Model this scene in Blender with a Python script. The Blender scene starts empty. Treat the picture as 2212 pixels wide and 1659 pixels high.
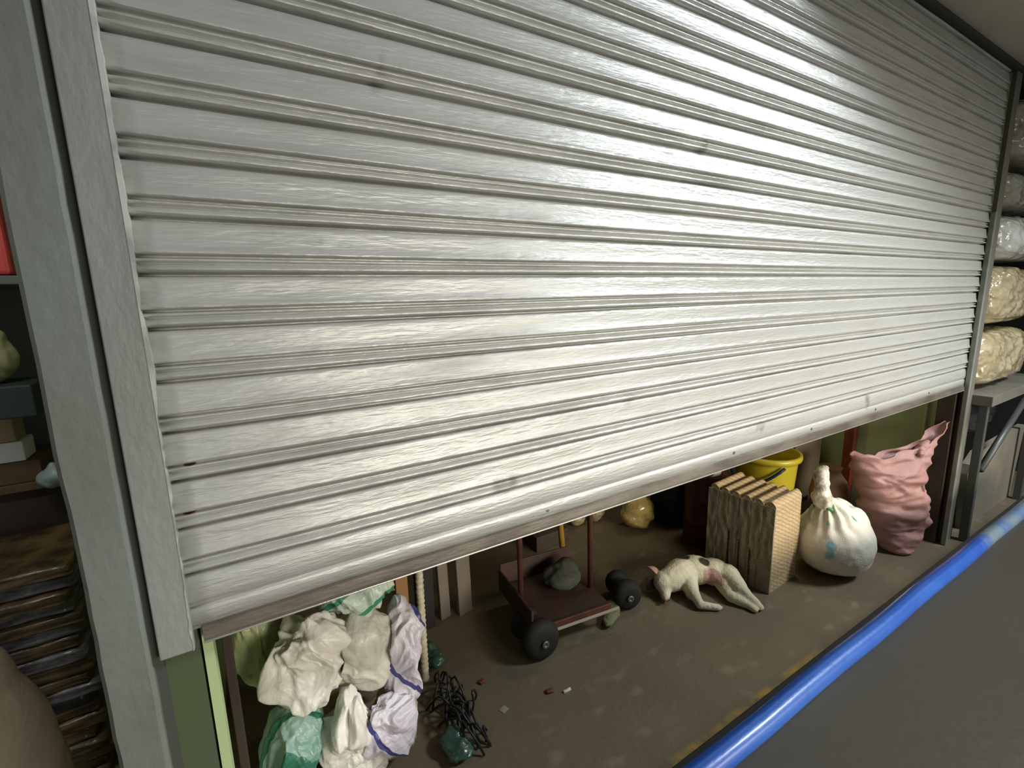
import bpy, bmesh, math, random
from mathutils import Vector, Matrix, noise
random.seed(7); noise.seed_set(7)
scene = bpy.context.scene
col = scene.collection

# ------------------------------------------------------------------ camera
cam_d = bpy.data.cameras.new('camera')
cam_d.sensor_width = 36.0
cam_d.lens = 1025.56 / 2212 * 36.0
cam_d.clip_start = 0.02
cam = bpy.data.objects.new('camera', cam_d); col.objects.link(cam)
yaw, pitch, roll = 0.5454, -0.18229, -0.02416
fw = Vector((math.sin(yaw)*math.cos(pitch), math.cos(yaw)*math.cos(pitch), math.sin(pitch)))
rt = Vector((math.cos(yaw), -math.sin(yaw), 0)); up = rt.cross(fw)
c_, s_ = math.cos(roll), math.sin(roll)
r2 = c_*rt + s_*up; u2 = -s_*rt + c_*up
cam.matrix_world = Matrix(((r2.x, u2.x, -fw.x, 0), (r2.y, u2.y, -fw.y, -0.947), (r2.z, u2.z, -fw.z, 1.5546), (0, 0, 0, 1)))
scene.camera = cam

# ------------------------------------------------------------------ world, lights, exposure
w = bpy.data.worlds.new('world'); scene.world = w; w.use_nodes = True
bg = w.node_tree.nodes['Background']
bg.inputs['Color'].default_value = (0.80, 0.88, 0.92, 1); bg.inputs['Strength'].default_value = 0.15
scene.view_settings.view_transform = 'Standard'
scene.view_settings.look = 'None'
scene.view_settings.exposure = 0.12
scene.view_settings.gamma = 1.0
scene.view_settings.use_curve_mapping = False

def area(name, loc, target, sx, sy, power, color):
    l = bpy.data.lights.new(name, 'AREA'); l.shape = 'RECTANGLE'; l.size = sx; l.size_y = sy
    l.energy = power; l.color = color
    o = bpy.data.objects.new(name, l); col.objects.link(o); o.location = loc
    d = Vector(target) - Vector(loc)
    o.rotation_euler = d.to_track_quat('-Z', 'Y').to_euler()
    return o
area('daylight_opening', (4.6, -2.3, 4.1), (2.2, 0.1, 0.9), 0.9, 0.7, 158, (0.88, 0.95, 1.0))
area('street_light', (2.5, -3.4, 1.55), (1.9, 0.3, 0.35), 3.4, 0.9, 38, (1.0, 0.93, 0.80)).data.spread = math.radians(75)
area('room_lamp', (2.9, 0.95, 2.5), (2.8, 0.7, 0), 0.6, 0.15, 5.5, (1.0, 0.84, 0.56))
area('stall_fill', (-0.75, 0.2, 2.5), (-0.6, 1.0, 0.8), 0.6, 0.15, 6, (1.0, 0.95, 0.85))  # unseen fill added to brighten the neighbouring stall

# ------------------------------------------------------------------ helpers
def setp(o, label=None, cat=None, group=None, kind=None):
    if label: o['label'] = label
    if cat: o['category'] = cat
    if group: o['group'] = group
    if kind: o['kind'] = kind
    return o
def empty(name, loc, label, cat, group=None, rz=0.0):
    o = bpy.data.objects.new(name, None); o.empty_display_size = 0.05
    col.objects.link(o); o.location = loc; o.rotation_euler = (0, 0, rz)
    return setp(o, label, cat, group)
def link(name, me, mat, parent=None, smooth=False):
    o = bpy.data.objects.new(name, me); col.objects.link(o)
    if mat:
        for m in (mat if isinstance(mat, (list, tuple)) else [mat]): me.materials.append(m)
    if smooth:
        for p in me.polygons: p.use_smooth = True
    if parent: o.parent = parent
    return o
def from_bm(name, bm, mat, parent=None, smooth=False):
    me = bpy.data.meshes.new(name); bm.normal_update(); bm.to_mesh(me); bm.free()
    return link(name, me, mat, parent, smooth)
def box(bm, x0, x1, y0, y1, z0, z1, bevel=0.0):
    r = bmesh.ops.create_cube(bm, size=1.0)
    vs = r['verts']
    for v in vs:
        v.co = Vector(((x0+x1)/2 + v.co.x*(x1-x0), (y0+y1)/2 + v.co.y*(y1-y0), (z0+z1)/2 + v.co.z*(z1-z0)))
    if bevel > 0:
        es = list({e for v in vs for e in v.link_edges})
        bmesh.ops.bevel(bm, geom=es, offset=bevel, segments=2, affect='EDGES', profile=0.5)
    return vs
def bx(name, dims, mat, parent=None, bevel=0.003):
    bm = bmesh.new(); box(bm, *dims, bevel=bevel); return from_bm(name, bm, mat, parent)
def tube_into(bm, pts, r, n=10, cap=True):
    pts = [Vector(p) for p in pts]; rings = []
    rs = r if isinstance(r, (list, tuple)) else [r]*len(pts)
    a = None
    for i, p in enumerate(pts):
        t = (pts[min(i+1, len(pts)-1)] - pts[max(i-1, 0)]).normalized()
        if a is None:
            a = t.orthogonal().normalized()
        a = (a - t*a.dot(t)).normalized(); b = t.cross(a)
        rings.append([bm.verts.new(p + (a*math.cos(2*math.pi*k/n) + b*math.sin(2*math.pi*k/n))*rs[i]) for k in range(n)])
    for i in range(len(rings)-1):
        for k in range(n):
            bm.faces.new((rings[i][k], rings[i][(k+1) % n], rings[i+1][(k+1) % n], rings[i+1][k]))
    if cap:
        bm.faces.new(rings[0][::-1]); bm.faces.new(rings[-1])
def tube(name, pts, r, mat, parent=None, n=12):
    bm = bmesh.new(); tube_into(bm, pts, r, n); return from_bm(name, bm, mat, parent, True)
def lathe(name, prof, mat, parent=None, n=40, loc=(0, 0, 0)):
    bm = bmesh.new(); rings = []
    for r, z in prof:
        rings.append([bm.verts.new((loc[0]+r*math.cos(2*math.pi*k/n), loc[1]+r*math.sin(2*math.pi*k/n), loc[2]+z)) for k in range(n)])
    for i in range(len(rings)-1):
        for k in range(n):
            bm.faces.new((rings[i][k], rings[i][(k+1) % n], rings[i+1][(k+1) % n], rings[i+1][k]))
    bm.faces.new(rings[0][::-1])
    bm.faces.new(rings[-1])
    return from_bm(name, bm, mat, parent, True)
def ridge(p):
    return 1 - abs(noise.noise(p))*2
def crumple(p, f, seed=0.0):
    """sharp creases of thin plastic film, value about -1..1"""
    q = Vector((p.x*f + seed, p.y*f*0.9 - seed, p.z*f))
    q2 = q + noise.noise_vector(q*0.8)*0.6
    a = ridge(q2)
    b = ridge(q2*2.1 + Vector((3.1, 7.7, 1.3)))
    d = noise.voronoi(q2*0.8)[0]
    c = min(1.0, (d[1]-d[0])*2.0)
    return 0.5*a + 0.25*b + 0.45*c - 0.6
def blob(name, pieces, mat, parent=None, voxel=0.008, smooth=6, disp=None):
    """pieces: ('e', centre, radii, zrot) ellipsoids and ('c', p0, r0, p1, r1) tapered limbs, fused to one skin"""
    bm = bmesh.new()
    for pc in pieces:
        if pc[0] == 'e':
            R = Matrix.Rotation(pc[3] if len(pc) > 3 else 0, 4, 'Z')
            if len(pc) > 4: R = R @ Matrix.Rotation(pc[4], 4, 'Y')
            M = Matrix.Translation(pc[1]) @ R @ Matrix.Diagonal((*pc[2], 1))
            bmesh.ops.create_icosphere(bm, subdivisions=3, radius=1, matrix=M)
        else:
            p0, r0, p1, r1 = Vector(pc[1]), pc[2], Vector(pc[3]), pc[4]
            n = 7
            tube_into(bm, [p0.lerp(p1, i/n) for i in range(n+1)], [r0+(r1-r0)*i/n for i in range(n+1)], 14)
            for p, r in ((p0, r0), (p1, r1)):
                bmesh.ops.create_icosphere(bm, subdivisions=2, radius=r, matrix=Matrix.Translation(p))
    me = bpy.data.meshes.new(name); bm.normal_update(); bm.to_mesh(me); bm.free()
    o = bpy.data.objects.new(name, me); col.objects.link(o)
    m = o.modifiers.new('r', 'REMESH'); m.mode = 'VOXEL'; m.voxel_size = voxel
    if smooth:
        s = o.modifiers.new('s', 'SMOOTH'); s.iterations = smooth; s.factor = 0.5
    dg = bpy.context.evaluated_depsgraph_get()
    me2 = bpy.data.meshes.new_from_object(o.evaluated_get(dg))
    bpy.data.objects.remove(o); bpy.data.meshes.remove(me); me2.name = name
    if disp:
        ns = [v.normal.copy() for v in me2.vertices]
        for v, nn in zip(me2.vertices, ns): v.co = v.co + nn*disp(v.co)
    me2.materials.clear()
    return link(name, me2, mat, parent, True)

# ------------------------------------------------------------------ materials
def mat(name, color, rough=0.6, metal=0.0, c2=None, scale=8.0, stretch=(1, 1, 1), lo=0.35, hi=0.65, bump=0.0, bscale=40.0, coat=0.0, emit=None, rvar=0.0, alpha=1.0, trans=0.0, sub=0.0):
    m = bpy.data.materials.new(name); m.use_nodes = True
    nt = m.node_tree; N = nt.nodes; L = nt.links; b = N['Principled BSDF']
    b.inputs['Base Color'].default_value = (*color, 1); b.inputs['Roughness'].default_value = rough; b.inputs['Metallic'].default_value = metal
    b.inputs['Coat Weight'].default_value = coat; b.inputs['Coat Roughness'].default_value = 0.15
    b.inputs['Alpha'].default_value = alpha; b.inputs['Transmission Weight'].default_value = trans
    if sub: b.inputs['Subsurface Weight'].default_value = sub; b.inputs['Subsurface Radius'].default_value = (0.03, 0.02, 0.012)
    tc = N.new('ShaderNodeTexCoord'); mp = N.new('ShaderNodeMapping'); mp.inputs['Scale'].default_value = stretch
    L.new(tc.outputs['Object'], mp.inputs['Vector'])
    nz = N.new('ShaderNodeTexNoise'); nz.inputs['Scale'].default_value = scale; nz.inputs['Detail'].default_value = 6
    L.new(mp.outputs['Vector'], nz.inputs['Vector'])
    rp = N.new('ShaderNodeMapRange'); rp.inputs['From Min'].default_value = lo; rp.inputs['From Max'].default_value = hi
    L.new(nz.outputs['Fac'], rp.inputs['Value'])
    if c2:
        mx = N.new('ShaderNodeMix'); mx.data_type = 'RGBA'
        mx.inputs['A'].default_value = (*color, 1); mx.inputs['B'].default_value = (*c2, 1)
        L.new(rp.outputs['Result'], mx.inputs['Factor']); L.new(mx.outputs['Result'], b.inputs['Base Color'])
    if rvar:
        r_ = N.new('ShaderNodeMapRange'); r_.inputs['To Min'].default_value = max(0.05, rough-rvar); r_.inputs['To Max'].default_value = min(1, rough+rvar)
        L.new(rp.outputs['Result'], r_.inputs['Value']); L.new(r_.outputs['Result'], b.inputs['Roughness'])
    if bump:
        n2 = N.new('ShaderNodeTexNoise'); n2.inputs['Scale'].default_value = bscale; n2.inputs['Detail'].default_value = 4
        L.new(mp.outputs['Vector'], n2.inputs['Vector'])
        bp = N.new('ShaderNodeBump'); bp.inputs['Strength'].default_value = bump; bp.inputs['Distance'].default_value = 0.01
        L.new(n2.outputs['Fac'], bp.inputs['Height']); L.new(bp.outputs['Normal'], b.inputs['Normal'])
    return m
def spots(m, col3, spots_, jitter=0.02, soft=(1.12, .85)):
    """lay patches of another colour over the base at object-space points: (centre, radius)"""
    nt = m.node_tree; N = nt.nodes; L = nt.links; b = N['Principled BSDF']
    tc = N.new('ShaderNodeTexCoord')
    nz = N.new('ShaderNodeTexNoise'); nz.inputs['Scale'].default_value = 14; L.new(tc.outputs['Object'], nz.inputs['Vector'])
    sc = N.new('ShaderNodeVectorMath'); sc.operation = 'SCALE'; sc.inputs['Scale'].default_value = jitter*4
    sb = N.new('ShaderNodeVectorMath'); sb.operation = 'SUBTRACT'; sb.inputs[1].default_value = (0.5, 0.5, 0.5)
    L.new(nz.outputs['Color'], sb.inputs[0]); L.new(sb.outputs[0], sc.inputs[0])
    ad = N.new('ShaderNodeVectorMath'); ad.operation = 'ADD'; L.new(tc.outputs['Object'], ad.inputs[0]); L.new(sc.outputs[0], ad.inputs[1])
    fac = None
    for cpos, r in spots_:
        d = N.new('ShaderNodeVectorMath'); d.operation = 'DISTANCE'; d.inputs[1].default_value = cpos; L.new(ad.outputs[0], d.inputs[0])
        mr = N.new('ShaderNodeMapRange'); mr.inputs['From Min'].default_value = r*soft[0]; mr.inputs['From Max'].default_value = r*soft[1]
        L.new(d.outputs['Value'], mr.inputs['Value'])
        if fac is None: fac = mr.outputs['Result']
        else:
            mm = N.new('ShaderNodeMath'); mm.operation = 'MAXIMUM'; L.new(fac, mm.inputs[0]); L.new(mr.outputs['Result'], mm.inputs[1]); fac = mm.outputs[0]
    mx = N.new('ShaderNodeMix'); mx.data_type = 'RGBA'
    src = b.inputs['Base Color'].links[0].from_socket if b.inputs['Base Color'].links else None
    if src: L.new(src, mx.inputs['A'])
    else: mx.inputs['A'].default_value = b.inputs['Base Color'].default_value
    mx.inputs['B'].default_value = (*col3, 1); L.new(fac, mx.inputs['Factor']); L.new(mx.outputs['Result'], b.inputs['Base Color'])
    return m
def stripes(m, col3, axis, period, width, offset=0.0, dist=0.0, rot=(0, 0, 0)):
    nt = m.node_tree; N = nt.nodes; L = nt.links; b = N['Principled BSDF']
    tc = N.new('ShaderNodeTexCoord'); mp = N.new('ShaderNodeMapping'); mp.inputs['Rotation'].default_value = rot
    L.new(tc.outputs['Object'], mp.inputs['Vector'])
    nz = N.new('ShaderNodeTexNoise'); nz.inputs['Scale'].default_value = 9; L.new(tc.outputs['Object'], nz.inputs['Vector'])
    sp = N.new('ShaderNodeSeparateXYZ'); L.new(mp.outputs['Vector'], sp.inputs[0])
    m1 = N.new('ShaderNodeMath'); m1.operation = 'MULTIPLY_ADD'; m1.inputs[1].default_value = dist; L.new(nz.outputs['Fac'], m1.inputs[0]); L.new(sp.outputs[axis], m1.inputs[2])
    m2 = N.new('ShaderNodeMath'); m2.operation = 'MULTIPLY_ADD'; m2.inputs[1].default_value = 1/period; m2.inputs[2].default_value = offset; L.new(m1.outputs[0], m2.inputs[0])
    m3 = N.new('ShaderNodeMath'); m3.operation = 'FRACT'; L.new(m2.outputs[0], m3.inputs[0])
    m4 = N.new('ShaderNodeMath'); m4.operation = 'LESS_THAN'; m4.inputs[1].default_value = width; L.new(m3.outputs[0], m4.inputs[0])
    mx = N.new('ShaderNodeMix'); mx.data_type = 'RGBA'
    src = b.inputs['Base Color'].links[0].from_socket if b.inputs['Base Color'].links else None
    if src: L.new(src, mx.inputs['A'])
    else: mx.inputs['A'].default_value = b.inputs['Base Color'].default_value
    mx.inputs['B'].default_value = (*col3, 1); L.new(m4.outputs[0], mx.inputs['Factor']); L.new(mx.outputs['Result'], b.inputs['Base Color'])
    return m

M = {}
M['galv'] = mat('galvanised', (0.56, 0.56, 0.525), 0.46, 0.32, (0.40, 0.40, 0.365), 7, (0.5, 1, 4), 0.48, 0.80, 0.25, 45, rvar=0.08)
M['rail'] = mat('rail_steel', (0.20, 0.175, 0.14), 0.5, 0.4, (0.11, 0.09, 0.07), 6, (1, 1, 4), bump=0.1)
M['lip'] = mat('bright_edge', (0.75, 0.75, 0.70), 0.3, 0.8)
M['guide'] = mat('guide_paint', (0.36, 0.37, 0.345), 0.55, 0.1, (0.28, 0.29, 0.265), 7, (1, 1, 0.4), 0.35, 0.7, 0.15, 90)
M['guide_edge'] = mat('chipped_paint_edge', (0.62, 0.63, 0.58), 0.6, 0, (0.38, 0.39, 0.36), 22, (1, 1, 1), 0.4, 0.6)
M['pillar'] = mat('pillar_paint', (0.22, 0.245, 0.22), 0.6, 0, (0.18, 0.18, 0.15), 4, (1, 1, 0.6), 0.42, 0.72, 0.2, 50)
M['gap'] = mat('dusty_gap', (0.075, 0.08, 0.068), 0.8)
M['dark'] = mat('dark_recess', (0.045, 0.045, 0.038), 0.8)
M['floor'] = mat('concrete', (0.185, 0.148, 0.092), 0.55, 0, (0.130, 0.103, 0.063), 2.6, (1, 1, 1), 0.3, 0.7, 0.25, 30, rvar=0.12)
M['green'] = mat('green_wall_paint', (0.50, 0.62, 0.33), 0.55, 0, (0.44, 0.56, 0.29), 3)
M['palegreen'] = mat('pale_green_paint', (0.50, 0.62, 0.32), 0.5)
M['darkgreen'] = mat('dark_green_paint', (0.075, 0.10, 0.08), 0.6, 0, (0.09, 0.12, 0.05), 5, (1, 1, 0.5))
M['wall'] = mat('dusty_wall', (0.17, 0.145, 0.11), 0.8, 0, (0.11, 0.095, 0.075), 3)
M['ceil'] = mat('ceiling_board', (0.56, 0.53, 0.43), 0.8, 0, (0.48, 0.45, 0.36), 3)
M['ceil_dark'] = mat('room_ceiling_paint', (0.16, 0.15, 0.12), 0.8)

# floor: light scuffs and the worn yellow line
def floor_extra(m):
    nt = m.node_tree; N = nt.nodes; L = nt.links; b = N['Principled BSDF']
    geo = N.new('ShaderNodeTexCoord'); sp = N.new('ShaderNodeSeparateXYZ'); L.new(geo.outputs['Object'], sp.inputs[0])
    nz = N.new('ShaderNodeTexNoise'); nz.inputs['Scale'].default_value = 11; nz.inputs['Detail'].default_value = 5; L.new(geo.outputs['Object'], nz.inputs['Vector'])
    a = N.new('ShaderNodeMath'); a.operation = 'ADD'; a.inputs[1].default_value = 0.088; L.new(sp.outputs['Y'], a.inputs[0])
    ab = N.new('ShaderNodeMath'); ab.operation = 'ABSOLUTE'; L.new(a.outputs[0], ab.inputs[0])
    mr = N.new('ShaderNodeMapRange'); mr.inputs['From Min'].default_value = 0.040; mr.inputs['From Max'].default_value = 0.018; L.new(ab.outputs[0], mr.inputs['Value'])
    mn = N.new('ShaderNodeMapRange'); mn.inputs['From Min'].default_value = 0.40; mn.inputs['From Max'].default_value = 0.62; L.new(nz.outputs['Fac'], mn.inputs['Value'])
    xl = N.new('ShaderNodeMapRange'); xl.inputs['From Min'].default_value = 2.25; xl.inputs['From Max'].default_value = 1.85; L.new(sp.outputs['X'], xl.inputs['Value'])
    p = N.new('ShaderNodeMath'); p.operation = 'MULTIPLY'; L.new(mr.outputs[0], p.inputs[0]); L.new(mn.outputs[0], p.inputs[1])
    p2 = N.new('ShaderNodeMath'); p2.operation = 'MULTIPLY'; L.new(p.outputs[0], p2.inputs[0]); L.new(xl.outputs[0], p2.inputs[1])
    mx = N.new('ShaderNodeMix'); mx.data_type = 'RGBA'; L.new(b.inputs['Base Color'].links[0].from_socket, mx.inputs['A'])
    mx.inputs['B'].default_value = (0.42, 0.27, 0.05, 1); L.new(p2.outputs[0], mx.inputs['Factor'])
    vo = N.new('ShaderNodeTexNoise'); vo.inputs['Scale'].default_value = 7.5; vo.inputs['Detail'].default_value = 1
    mp = N.new('ShaderNodeMapping'); mp.inputs['Scale'].default_value = (1, 1.6, 1); mp.inputs['Location'].default_value = (4.3, 2.1, 0); L.new(geo.outputs['Object'], mp.inputs['Vector']); L.new(mp.outputs[0], vo.inputs['Vector'])
    vr = N.new('ShaderNodeMapRange'); vr.inputs['From Min'].default_value = 0.62; vr.inputs['From Max'].default_value = 0.80; vr.inputs['To Max'].default_value = 0.32; L.new(vo.outputs['Fac'], vr.inputs['Value'])
    m2 = N.new('ShaderNodeMix'); m2.data_type = 'RGBA'; L.new(mx.outputs['Result'], m2.inputs['A']); m2.inputs['B'].default_value = (0.40, 0.33, 0.22, 1)
    L.new(vr.outputs[0], m2.inputs['Factor']); L.new(m2.outputs['Result'], b.inputs['Base Color'])
floor_extra(M['floor'])

# ------------------------------------------------------------------ structure
def struct(name, dims, m):
    o = bx(name, dims, m, None, 0); o['kind'] = 'structure'; return o
XL, XR, YB, ZT = -0.15, 3.66, 2.2, 2.68
struct('floor', (-2.2, 6.0, -5.0, YB+0.1, -0.1, 0.0), M['floor'])
struct('wall_back', (-2.2, 6.0, YB, YB+0.1, 0, 2.78), M['wall'])
struct('wall_right', (XR, XR+0.09, 0.0, YB, 0, ZT), M['green'])
struct('wall_left', (-0.225, XL, 0.09, YB, 0, ZT), M['palegreen'])
struct('ceiling', (-2.2, 6.0, 0.03, YB, ZT, ZT+0.1), M['ceil_dark'])
bm = bmesh.new()                                                               # canopy board above the shutter, unseen front edge flared right to shade the slats
cp = [(-2.2, -0.035), (6.0, -0.035), (6.0, -1.35), (3.9, -0.98), (1.86, -0.30), (0.95, -0.06), (-2.2, -0.06)]
ca = [bm.verts.new((x, y, 2.66)) for x, y in cp]; cb = [bm.verts.new((x, y, 2.72)) for x, y in cp]
bm.faces.new(ca[::-1]); bm.faces.new(cb)
for k in range(7): bm.faces.new((ca[k], ca[(k+1) % 7], cb[(k+1) % 7], cb[k]))
bmesh.ops.recalc_face_normals(bm, faces=bm.faces[:])
o = from_bm('trim_1', bm, M['ceil']); o['kind'] = 'structure'
struct('trim_2', (-0.235, 6.0, -0.035, 0.03, 2.64, 2.78), M['dark'])           # shadow gap at the shutter head, filled with dark colour
p_ = bmesh.new()                                                               # grey pillar with an irregular left edge
nz_ = 60
ring = []
for i in range(nz_+1):
    z = ZT*i/nz_
    e = 0.006*noise.noise(Vector((0, 0, z*4))) + 0.003*noise.noise(Vector((3, 0, z*17)))
    e2 = 0.0015*noise.noise(Vector((9, 0, z*25)))
    x0, x1 = -0.232+e, -0.1635+e2
    ring.append([p_.verts.new(c) for c in ((x0, -0.012, z), (x0+0.008, -0.025, z), (x1-0.006, -0.025, z), (x1, -0.018, z), (x1, 0.09, z), (x0, 0.09, z))])
for i in range(nz_):
    for k in range(6):
        p_.faces.new((ring[i][k], ring[i][(k+1) % 6], ring[i+1][(k+1) % 6], ring[i+1][k]))
p_.faces.new(ring[-1])
o = from_bm('wall_front', p_, M['pillar']); o['kind'] = 'structure'
struct('trim_3', (-0.168, -0.150, -0.006, 0.09, 0, ZT), M['gap'])
o = struct('trim_4', (-0.150, -0.098, 0.004, 0.09, 0, ZT), M['darkgreen'])  # column behind the guide, in a darker green than the walls
struct('trim_5', (-0.094, -0.078, 0.012, 0.06, 0.55, 1.2), M['palegreen'])
struct('wall_left_stall', (-2.2, -2.1, -0.4, YB, 0, ZT), M['wall'])
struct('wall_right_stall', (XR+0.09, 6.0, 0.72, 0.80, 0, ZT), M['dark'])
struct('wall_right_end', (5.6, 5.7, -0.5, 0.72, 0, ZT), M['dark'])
struct('trim_6', (3.662, 3.75, -0.02, 0.0, 0, 2.64), M['ceil_dark'])

# ------------------------------------------------------------------ roller shutter
SH = empty('roller_shutter', (0, 0, 0.96), 'wide grey metal roller shutter pulled most of the way down over the shop opening', 'roller shutter')
prof = [(0, .013), (.010, .004), (.022, -.0010), (.08, -.0024), (.18, -.0032), (.30, -.0042), (.42, -.0060), (.50, -.0080), (.545, -.0100), (.565, -.0104), (.578, -.0092), (.590, -.0020),
        (.605, .0055), (.655, .0060), (.672, .0010), (.688, -.0052), (.700, -.0060), (.712, -.0046), (.730, .0010), (.76, .0020), (.785, .0004),
        (.81, -.0040), (.84, -.0080), (.865, -.0088), (.885, -.0076), (.905, -.0020), (.925, .0080), (.945, .0150), (.985, .0160)]
PZ = 0.085
bm = bmesh.new(); nx = 90; x0s, x1s = -0.11, 3.60
rows = []
ztop = 1.0886 + 19*PZ
for sl in range(19):
    for t, y in prof:
        rows.append((ztop - (sl + t)*PZ, y, sl))
rows += [(1.0886, .004, 19), (1.087, -.001, 19), (1.083, -.004, 19), (1.07, -.006, 19), (1.05, -.0065, 19), (1.036, -.0055, 19), (1.0325, -.003, 19), (1.031, .001, 19), (1.028, .001, 19), (1.0265, -.004, 19), (1.02, -.0055, 19), (0.99, -.0055, 19)]
grid = []
for z, y, sl in rows:
    r = []
    for i in range(nx+1):
        x = x0s + (x1s-x0s)*i/nx
        dz = 0.0016*noise.noise(Vector((x*1.3, sl*1.7, 0)))
        dy = 0.0022*noise.noise(Vector((x*2.2, sl*5.1, z*9))) + 0.0009*noise.noise(Vector((x*11, sl*3.3, z*30)))
        r.append(bm.verts.new((x, y+dy-0.004, z+dz-0.96)))
    grid.append(r)
for a, b in zip(grid[:-1], grid[1:]):
    for i in range(nx):
        bm.faces.new((a[i], b[i], b[i+1], a[i+1]))
o = from_bm('curtain', bm, M['galv'], SH, True)
spots(M['galv'], (0.16, 0.075, 0.05), [((-0.070, 0, 0.335), .010), ((-0.080, 0, 0.245), .010), ((.86, 0, .545), .006)], 0.004)
spots(M['galv'], (0.30, 0.29, 0.26), [((1.07, 0, .955), .016), ((1.06, 0, 1.03), .012), ((.31, 0, 1.0), .022), ((.16, 0, .70), .018), ((1.22, 0, .985), .02), ((1.13, 0, 1.36), .012), ((.95, 0, .30), .02), ((.55, 0, .15), .025), ((1.6, 0, .12), .02), ((2.4, 0, .10), .03)], 0.03, (1.5, .3))
so = o.modifiers.new('thick', 'SOLIDIFY'); so.thickness = 0.0015; so.offset = 1
# bottom rail: dark steel angle with bright lower lip
bm = bmesh.new(); pts = [(-.0, .995), (-.012, .995), (-.0165, .992), (-.020, .972), (-.020, .966), (.012, .966), (.012, .995)]
A = [[bm.verts.new((x, y-0.0, z-.96)) for y, z in pts] for x in (-0.088, 3.585)]
for k in range(len(pts)):
    bm.faces.new((A[0][k], A[0][(k+1) % len(pts)], A[1][(k+1) % len(pts)], A[1][k]))
bm.faces.new(A[0]); bm.faces.new(A[1][::-1])
R = from_bm('bottom_rail', bm, M['rail'], SH)
bx('rail_lip', (-0.088, 3.585, -0.022, -0.018, 0.0035, 0.0065), M['lip'], R, 0.0005)
M['bolt'] = mat('worn_bolt', (0.20, 0.19, 0.17), 0.4, 0.5)
for x in (0.62, 0.665, 1.45, 1.95, 2.5, 3.1):
    bm = bmesh.new(); bmesh.ops.create_cone(bm, cap_ends=True, segments=14, radius1=0.007, radius2=0.005, depth=0.004, matrix=Matrix.Translation((x, -0.0105, 0.05)) @ Matrix.Rotation(math.pi/2, 4, 'X'))
    from_bm('bolt', bm, M['bolt'], SH)
# left guide rail: broad painted face, chipped inner edge
g = bx('guide_rail', (-0.152, -0.102, -0.026, 0.004, 0.0, 1.68), M['guide'], SH, 0.002)
bm = bmesh.new(); ring = []
for i in range(121):
    z = 1.68*i/120
    e = 0.005*noise.noise(Vector((1, 2, z*9))) + 0.003*noise.noise(Vector((5, 2, z*40))) - 0.001
    e -= 0.010*max(0, (0.75-z)) if z < 0.75 else 0
    ring.append([bm.verts.new(c) for c in ((-0.103, -0.0268, z), (-0.096+e, -0.0268, z), (-0.096+e, 0.0, z), (-0.103, 0.0, z))])
for i in range(120):
    for k in range(4):
        bm.faces.new((ring[i][k], ring[i][(k+1) % 4], ring[i+1][(k+1) % 4], ring[i+1][k]))
bm.faces.new(ring[0]); bm.faces.new(ring[-1][::-1])
setp(from_bm('paint_edge', bm, M['guide_edge'], g), 'chipped pale paint along the inner edge')
# right guide rail: slot coloured dark for its shaded inner face, pale front flange, down to the floor
M['flange'] = mat('dusty_flange', (0.34, 0.36, 0.31), 0.5, 0.3, (0.20, 0.21, 0.18), 9, (1, 1, .5))
M['slot'] = mat('shaded_dark_slot', (0.10, 0.085, 0.062), 0.6, 0.3, (0.06, 0.045, 0.035), 9, (1, 1, .6))
g2 = bx('guide_rail', (3.592, 3.655, 0.012, 0.092, -0.96, 1.68), M['slot'], SH, 0.002)
bx('front_flange', (3.604, 3.632, -0.036, -0.012, -0.96, 0.98), M['flange'], g2, 0.004)  # cut short so the guide's shadowed upper end stays dark
bx('back_web', (3.632, 3.655, -0.028, 0.012, -0.96, 0.98), M['slot'], g2, 0.002)

# ------------------------------------------------------------------ foreground: flatbed with the blue tube rail
M['blue'] = mat('blue_tube_paint', (0.008, 0.065, 0.34), 0.36, 0, (0.02, 0.10, 0.40), 7, (0.5, 1, 1), 0.35, 0.7, 0.1, 60, coat=0.25)
M['deck'] = mat('dark_deck_sheet', (0.060, 0.055, 0.042), 0.45, 0.1, (0.046, 0.042, 0.032), 2.2, (1, 1, 1), 0.3, 0.7, 0.15, 25, rvar=0.08)
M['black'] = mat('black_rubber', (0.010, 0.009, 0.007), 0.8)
spots(M['blue'], (0.13, 0.18, 0.22), [((0.62, 0.55, .45), .13), ((0.85, 0.55, .43), .16), ((1.15, 0.54, .43), .22), ((1.45, 0.54, .43), .22), ((1.8, 0.54, .43), .22)], 0.07, (1.5, .3))
FB = empty('flatbed_trolley', (2.3, -0.9, 0), 'long dark sheet metal trolley bed edged with a blue tube, in the near right corner', 'trolley')
def fb(name, dims, m, b=0.003): 
    d = dims; return bx(name, (d[0]-2.3, d[1]-2.3, d[2]+0.9, d[3]+0.9, d[4], d[5]), m, FB, b)
fb('deck', (0.52, 4.4, -1.46, -0.375, 0.385, 0.405), M['deck'])
tube('edge_tube', [(0.5-2.3+i*0.2, 0.54+0.002*math.sin(i*1.7), 0.42) for i in range(20)], 0.030, M['blue'], FB, 18)
tube('edge_tube', [(0.5-2.3+i*0.2, -0.56, 0.42) for i in range(20)], 0.030, M['blue'], FB, 18)
fb('gap_strip', (0.52, 4.3, -0.334, -0.314, 0.375, 0.425), M['black'], 0.004)  # black strip added along the dark gap beside the tube
for x in (0.8, 4.1):
    for y in (-0.55, -1.3):
        lg = fb('leg', (x-.02, x+.02, y-.02, y+.02, 0.14, 0.386), M['blue'])
        bm = bmesh.new(); bmesh.ops.create_cone(bm, cap_ends=True, segments=24, radius1=0.07, radius2=0.07, depth=0.04, matrix=Matrix.Translation((x-2.3, y+0.9, 0.071)) @ Matrix.Rotation(math.pi/2, 4, 'X'))
        from_bm('wheel', bm, M['black'], lg)

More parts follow.
